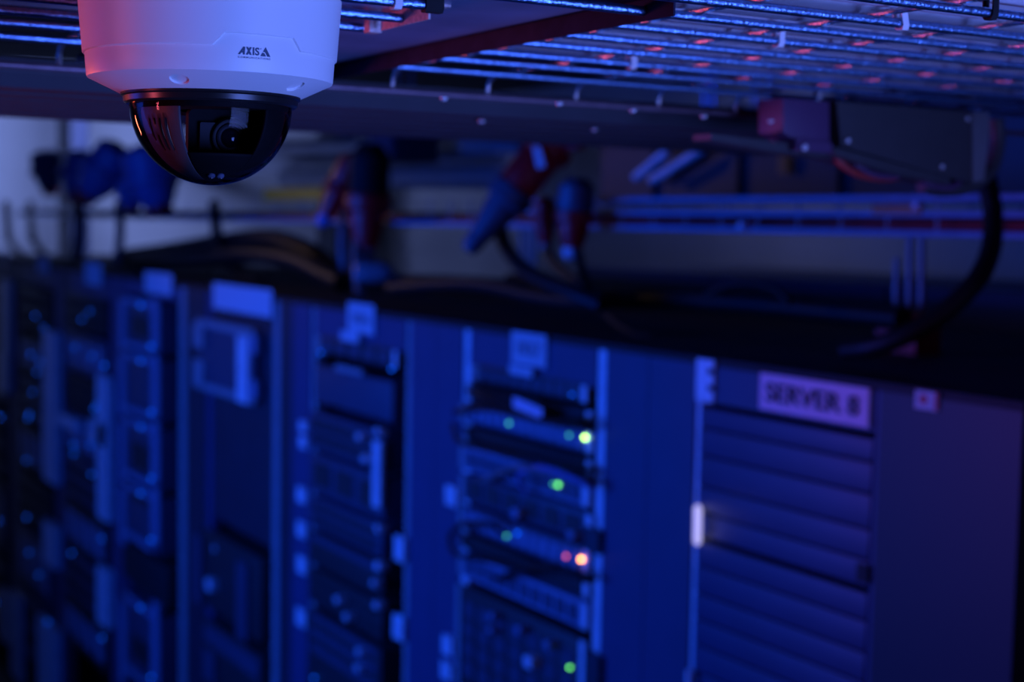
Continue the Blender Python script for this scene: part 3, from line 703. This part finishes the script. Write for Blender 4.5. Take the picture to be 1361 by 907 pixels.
# --- rack 4
r4, yl, yr = rack(157, 247, 163, 246, 'server rack with a square pale plate above stacked framed modules', header=.06, rw=.07, rail_l='rack', rail_r='rail_dim', side='rack')
sticker('name_plate', 'paper', r4, 194, 230, 363, 391)
lab = ['top', 'second', 'third', 'fourth', 'bottom']
for i, (a, b, e, g) in enumerate(((398, 465, 420, 448), (472, 552, 0, 0), (560, 640, 590, 625), (648, 722, 650, 668), (800, 905, 850, 880))):
    u = unit('power_module', lab[i] + ' framed module in the rack with the square pale plate', 'power module', 165, 217, a, b, 'unit', ears=False, dep=.3, out=.01, group='framed modules')
    rbox('frame_side', 'unit_light', u, 165, 172, a, b, out=.018, dep=.008); rbox('frame_side', 'unit_light', u, 208, 217, a, b, out=.018, dep=.008)
    rbox('frame_top', 'unit_light', u, 172, 208, a, a + 8, out=.018, dep=.008); rbox('frame_bottom', 'unit_light', u, 172, 208, b - 8, b, out=.018, dep=.008)
    if e: rbox('window', 'unit_dark', u, 180, 202, e, g, out=.014, dep=.004)
    for q in ((186, a + 8), (200, b - 4)): led_or_glint(q[0], q[1], 'led_glint_blue', u, .005, .022)  # emissive dots imitating glints on the module screws
u = unit('rack_server', 'black server between the fourth and the bottom framed module', 'server', 165, 225, 735, 788, 'rack_black', ears=False)
# --- racks 3, 2, 1
def far_rack(px0, px1, x0, x1, lbl, plate, rows_, tagname):
    t, yl, yr = rack(px0, px1, px0 + 3, px1 - 2, lbl, header=.10, rw=.09, rail_l='rack_dark', rail_r='rack', side='rack')
    sticker('name_plate', 'paper', t, *plate)
    od = ['top', 'second', 'third', 'fourth', 'fifth', 'sixth', 'seventh', 'eighth', 'ninth', 'tenth']
    for i, (a, b) in enumerate(rows_):
        u = unit('rack_server', '%s dark server in the %s' % (od[i], tagname), 'server', x0, x1, a, b, random.choice(['unit_dark', 'unit', 'unit']), ears=False, dep=.3,
                 ports=(4, 1, 'unit_light') if i % 2 else None, slots=None if i % 2 else 2, group='dark servers in the ' + tagname)
        for k in range(random.randint(1, 3)):
            led_or_glint(random.uniform(x0 + 6, x1 - 4), random.uniform(a + 4, b - 4), 'led_glint_blue', u, random.uniform(.004, .006), .02)  # blurred screw glints drawn as small glowing dots
    return t
r3 = far_rack(82, 157, 88, 142, 'server rack with a narrow pale plate left of the square plate rack', (114, 136, 350, 379),
     [(392, 440), (446, 500), (506, 550), (556, 610), (616, 672), (680, 740), (748, 806), (814, 870)], 'rack with the narrow plate')
for q in ((139, 152, 500, 690), (139, 152, 755, 830), (86, 110, 552, 568), (128, 150, 560, 590)): rbox('cable_bundle', 'rail', r3, *q, out=.03, dep=.03)
r2 = far_rack(20, 82, 26, 68, 'blurred server rack with the smallest pale plate near the left edge', (51, 66, 342, 364),
     [(384, 440), (448, 500), (508, 560), (570, 630), (640, 700), (712, 790), (800, 880)], 'rack with the smallest plate')
for q in ((66, 82, 440, 560), (66, 82, 695, 750), (66, 82, 560, 640), (58, 82, 828, 930), (22, 34, 790, 900)): rbox('cable_bundle', 'rail', r2, *q, out=.03, dep=.03)
r1 = far_rack(-36, 20, -30, 8, 'farthest server rack, cut by the left edge of the picture', (2, 12, 334, 352),
     [(376, 440), (450, 530), (540, 620), (630, 720), (730, 830)], 'farthest rack')
for q in ((8, 18, 372, 470), (5, 17, 470, 520), (6, 17, 785, 850)): rbox('cable_bundle', 'rail', r1, *q, out=.03, dep=.03)

# ------------------------------------------------------------------ cables and plugs over the racks
def down_cable(label, pts, r, m='black_cable', name='drop_cable', group=None):
    return tag(tube(name, m, None, pts, r, 8), label, 'cable', group)
ZR = ZT + .012
def roof(px, X): # point on the rack roofs
    d = ray(px, 430); t = X / d.x; q = O + d * t
    return Vector((q.x, q.y, ZR))
def ind_plug(name, label, px, py, X, ax, L, r, m_body, m_sleeve, m_end, group=None, flange=None):
    c = onX(px, py, X); ax = Vector(ax).normalized()
    t = thing(name, label, 'industrial plug', c, group)
    lathe('sleeve', m_sleeve, t, c, [(r * .5, -L * .1), (r * .92, 0), (r, .02 * L), (r, L * .36), (r * .92, L * .4)], 24, axis=ax)
    lathe('collar', m_body, t, c, [(r * .95, L * .37), (r * 1.14, L * .40), (r * 1.14, L * .52), (r * .95, L * .55)], 24, axis=ax)
    lathe('body', m_body, t, c, [(r * .9, L * .54), (r * .86, L * .62), (r * .62, L * .85), (r * .55, L * .9)], 24, axis=ax)
    lathe('gland', m_end, t, c, [(r * .52, L * .88), (r * .52, L), (r * .36, L * 1.06), (r * .2, L * 1.07)], 16, axis=ax)
    if flange: lathe('cap', m_sleeve, t, c, [(r * 1.25, -L * .12), (r * 1.25, -L * .02), (r * .8, .02)], 24, axis=ax)
    return t, c + ax * L * 1.05
camr = R @ Vector((1, 0, 0)); camu = Vector((0, 0, 1)); camb = R @ Vector((0, 0, 1))
GP = 'industrial plugs over the racks'
t, e1 = ind_plug('industrial_plug', 'large red and grey plug facing left beside the basket tray', 722, 204, 1.74, camr * -.55 + camu * -.72 + camb * .0, .26, .046, 'plug_grey', 'red_plastic', 'plug_grey', GP, True)
lc_ = onX(714, 207, 1.70)
prism('nameplate', 'paper', t, [onX(708, 196, 1.695), onX(717, 195, 1.695), onX(724, 222, 1.695), onX(714, 224, 1.695)], (.003, 0, 0))
prism('lid_arm', 'red_plastic', t, [onX(735, 186, 1.75), onX(762, 183, 1.75), onX(765, 197, 1.75), onX(740, 203, 1.75)], (.03, 0, 0), .003)
t, e2 = ind_plug('industrial_plug', 'red plug with a white gland pointing down right of the large plug', 767, 246, 1.78, camr * -.06 - camu, .155, .040, 'red_plastic', 'plug_grey', 'white_plastic', GP)
t, e3 = ind_plug('industrial_plug', 'dark red plug pointing down behind the large plug', 724, 268, 1.84, camr * .05 - camu, .11, .026, 'red_plastic', 'red_plastic', 'grey_plastic', GP)
t, e4 = ind_plug('industrial_plug', 'dark red plug with black hood in front of the tray, right of the dome', 492, 205, 1.80, camr * -.04 - camu, .30, .060, 'red_plastic', 'matt_black', 'grey_plastic', GP)
t, e5 = ind_plug('industrial_plug', 'small dark red plug leaning beside the black hooded plug', 470, 214, 1.79, camr * -.5 - camu, .20, .042, 'red_plastic', 'red_plastic', 'blue_plastic', GP)
bl = [(62, 205, .20, .085, (.1, -1), 'blue plug nearest the left edge over the farthest rack'), (118, 208, .22, .10, (-.3, -1), 'large blue plug leaning left under the pale wall patch'),
      (160, 202, .26, .10, (-.8, -1), 'long blue plug leaning left beside the dome'), (196, 200, .26, .11, (.2, -1), 'blue plug seen through the left side of the dome bubble'), (172, 240, .13, .06, (.1, -1), 'small blue plug low beside the dome bubble')]
for px, py, L, r, (a, b), lb in bl:
    ind_plug('industrial_plug', lb, px, py, 1.80, camr * a + camu * b, L, r, 'blue_plastic', 'blue_plastic', 'red_plastic', 'blue industrial plugs at the left')
down_cable('thick black cable arching from the large red plug onto the rack roof', [onX(672, 268, 1.72), onX(664, 300, 1.70), onX(676, 335, 1.68), onX(705, 364, 1.66), onX(760, 388, 1.66), onX(800, 405, 1.68)], .017)
down_cable('black cable hanging from the red plug with the white gland', [e2, onX(768, 335, 1.77), onX(778, 375, 1.74), onX(800, 410, 1.70), onX(835, 440, 1.66), onX(870, 452, 1.66)], .010)
down_cable('black cable hanging from the dark red plug behind the large one', [e3, onX(728, 330, 1.83), onX(738, 352, 1.80), onX(768, 374, 1.78), onX(800, 392, 1.8)], .009)
down_cable('left of two thin cables hanging from the black hooded plug', [onX(458, 270, 1.80), onX(455, 310, 1.78), onX(457, 350, 1.78), onX(462, 378, 1.80)], .013, 'grey_cable')
down_cable('right of two thin cables hanging from the black hooded plug', [e4, onX(476, 310, 1.78), onX(474, 350, 1.74), onX(478, 392, 1.70)], .013, 'grey_cable')
drops = [(8, 'leftmost'), (40, 'second'), (104, 'third'), (158, 'fourth'), (285, 'fifth')]
for i, (px, od) in enumerate(drops):
    k = .030 if px == 104 else .020
    down_cable('%s dark drop cable from the basket tray onto the far racks' % od, [onX(px, 270, 1.82), onX(px + 2, 300, 1.80), onX(px + 6 * (1 if i in (0, 1, 4) else .2), 322, 1.80), onX(px + (30 if i in (0, 1, 4) else -3), 346 + i * 4, 1.78), onX(px + (60 if i in (0, 1, 4) else -4), 356 + i * 5, 1.78)], k, 'grey_cable' if i in (2, 3) else 'black_cable', group='drop cables at the left')
# bundles lying on the roofs
rb = [('looped black cable bundle on the rack roofs under the dome', [(170, 342), (230, 333), (300, 322), (360, 318), (410, 335), (440, 358), (470, 372)], .035, 1.85),
      ('second black cable bundle curving under the dome onto the roofs', [(180, 350), (260, 345), (330, 338), (390, 345), (430, 364), (455, 376)], .03, 1.75),
      ('long black cable lying along the rack roofs behind the B06 plate', [(440, 366), (520, 374), (600, 378), (680, 384), (780, 392)], .024, 1.80),
      ('black cable heap behind the roof edge above the B07 plate', [(520, 384), (590, 378), (650, 380), (720, 396), (800, 404)], .020, 1.72),
      ('black cable bundle along the roofs behind the SERVER 8 plate', [(800, 398), (900, 398), (1000, 404), (1100, 414), (1200, 424)], .022, 1.85),
      ('thin black cable arch on the roof behind the SERVER 8 plate', [(940, 392), (965, 380), (1000, 376), (1030, 384), (1050, 402)], .008, 1.80)]
for lb, q, r, X in rb:
    pts = [onX(a, b, X) for a, b in q]
    pts = [Vector((p.x, p.y, max(p.z, ZT + r + .002))) for p in pts]
    tag(tube('roof_cable', 'black_cable', None, pts, r, 10), lb, 'cable', 'cables on the rack roofs')
q = onX(494, 362, 1.75)
tag(lathe('cable_gland', 'grey_plastic', None, q, [(.02, -.05), (.032, -.04), (.032, .03), (.022, .05), (.015, .06)], 16, axis=camr), 'pale grey cable gland lying on the roof behind the B06 plate', 'cable gland')
# threaded rods standing on the roofs
def rods(label, xs, y0, y1, X, base):
    b = onX(sum(xs) / len(xs), y1, X); t = thing('rod_stand', label, 'support stand', (b.x, b.y, ZT))
    for i, x in enumerate(xs):
        a, c = onX(x, y0 + (38 if (base and i == 0) else 0), X), onX(x, y1, X)
        tube('rod', 'rail_dim', t, [(c.x, c.y, ZT + .03), (a.x, a.y, a.z)], .0055, 10, False)
    a, c = onX(min(xs) - 10, y1, X), onX(max(xs) + 10, y1, X)
    box('foot', 'red_plastic' if base else 'rack_black', t, X - .03, X + .03, a.y, c.y, ZT, ZT + .07)
rods('three bright threaded rods on a red foot on the right rack roof', (1192, 1210, 1226), 305, 390, 1.90, True)
rods('three thin pale threaded rods behind the thick arching cable', (694, 703, 711), 300, 350, 2.15, False)
# background behind the racks
def back_pipe(lb, a, b, X, r, m='pipe', cat='pipe', name='conduit_pipe'):
    return tag(tube(name, m, None, [onX(*a, X), onX(*b, X)], r, 10, False), lb, cat)
back_pipe('left one of two slanting bright blue pipes under the ribbed duct', (845, 236), (888, 200), 2.3, .012, 'rail')
back_pipe('right one of two slanting bright blue pipes under the ribbed duct', (866, 240), (938, 196), 2.3, .012, 'rail')
for i, (a, b, r, lb) in enumerate((((120, 205), (700, 190), .05, 'upper'), ((160, 226), (690, 216), .06, 'middle'), ((380, 238), (700, 236), .05, 'lower'))):
    back_pipe('%s horizontal blue conduit behind the basket tray and the dome' % lb, a, b, (2.9, 3.16, 2.9)[i], r, 'pipe')
def case(lb, x0, x1, y0, y1, X, Y=None, floor=False, hang=False):
    pt = (lambda a, b: onX(a, b, X)) if Y is None else (lambda a, b: onY(a, b, Y))
    a, b = pt(x0, y0), pt(x1, y1); zb_ = 0 if floor else b.z; zt_ = min(a.z, HC - .01)
    if Y is None: bx_ = (X, X + .2, min(a.y, b.y), max(a.y, b.y))
    else: bx_ = (min(a.x, b.x), max(a.x, b.x), Y, Y + .3)
    t = thing('equipment_case', lb, 'equipment case', ((bx_[0] + bx_[1]) / 2, (bx_[2] + bx_[3]) / 2, zb_))
    box('case', 'rack_dark', t, *bx_, zb_, zt_, .006)
    if Y is None: box('case_door', 'rack', t, X - .006, X - .0005, bx_[2] + .02, bx_[3] - .02, zb_ + .02, zt_ - .02)
    else: box('case_door', 'rack', t, bx_[0] + .01, bx_[1] - .01, Y - .006, Y - .0005, zb_ + .02, zt_ - .02)
    if hang:
        for k in (.25, .75): tube('hanger', 'zinc', t, [((bx_[0] + bx_[1]) / 2, bx_[2] + (bx_[3] - bx_[2]) * k, zt_), ((bx_[0] + bx_[1]) / 2, bx_[2] + (bx_[3] - bx_[2]) * k, HC)], .006, 8, False)
case('tall dark cabinet left of the dome between two pale wall patches', 92, 119, 90, 230, 0, 8.9, True)
case('blue column between the dome and the black hooded plug', 447, 472, 90, 240, 0, 8.9, True)
case('dark hanging equipment case above the black hooded plug', 490, 524, 155, 215, 2.55, None, False, True)
case('dark hanging case behind the slanting pipes', 893, 914, 205, 262, 2.6, None, False, True)
case('second dark hanging case right of the slanting pipes', 955, 990, 222, 264, 2.6, None, False, True)
zr2 = onX(850, 358, 3.3).z
names = ['nearest', 'second', 'third', 'fourth']
for k in range(4):
    yk = 1.6 + .85 * k
    t = thing('low_cabinet', '%s blue cabinet roof showing behind the racks below the basket tray' % names[k], 'cabinet', (3.7, yk + .42, 0), 'cabinets behind the racks')
    box('body', 'rack_dark', t, 3.3, 4.1, yk, yk + .84, 0, zr2 - .04); box('lid', 'rack', t, 3.28, 4.1, yk, yk + .84, zr2 - .039, zr2)
a, b = onX(800, 165, 2.35), onX(1360, 255, 2.35)
d_ = thing('air_duct', 'wide dark air duct running behind the small pink box', 'air duct', (2.5, (a.y + b.y) / 2, EYE + .06))
box('duct', 'rack_dark', d_, 2.35, 2.75, b.y - .3, a.y, EYE + .075, EYE + .30)
for k in range(5):
    yk = b.y - .2 + (a.y - b.y) * k / 4.2
    box('duct_flange', 'rack_dark', d_, 2.335, 2.349, yk, yk + .03, EYE + .07, EYE + .305)
p = onX(1040, 215, 2.34)
tag(prism('hanging_tag', 'orange', None, [onX(1034, 207, 2.33), onX(1046, 207, 2.33), onX(1046, 231, 2.33), onX(1034, 231, 2.33)], (.004, 0, 0)), 'small orange tag on the dark air duct below the support plate', 'tag')
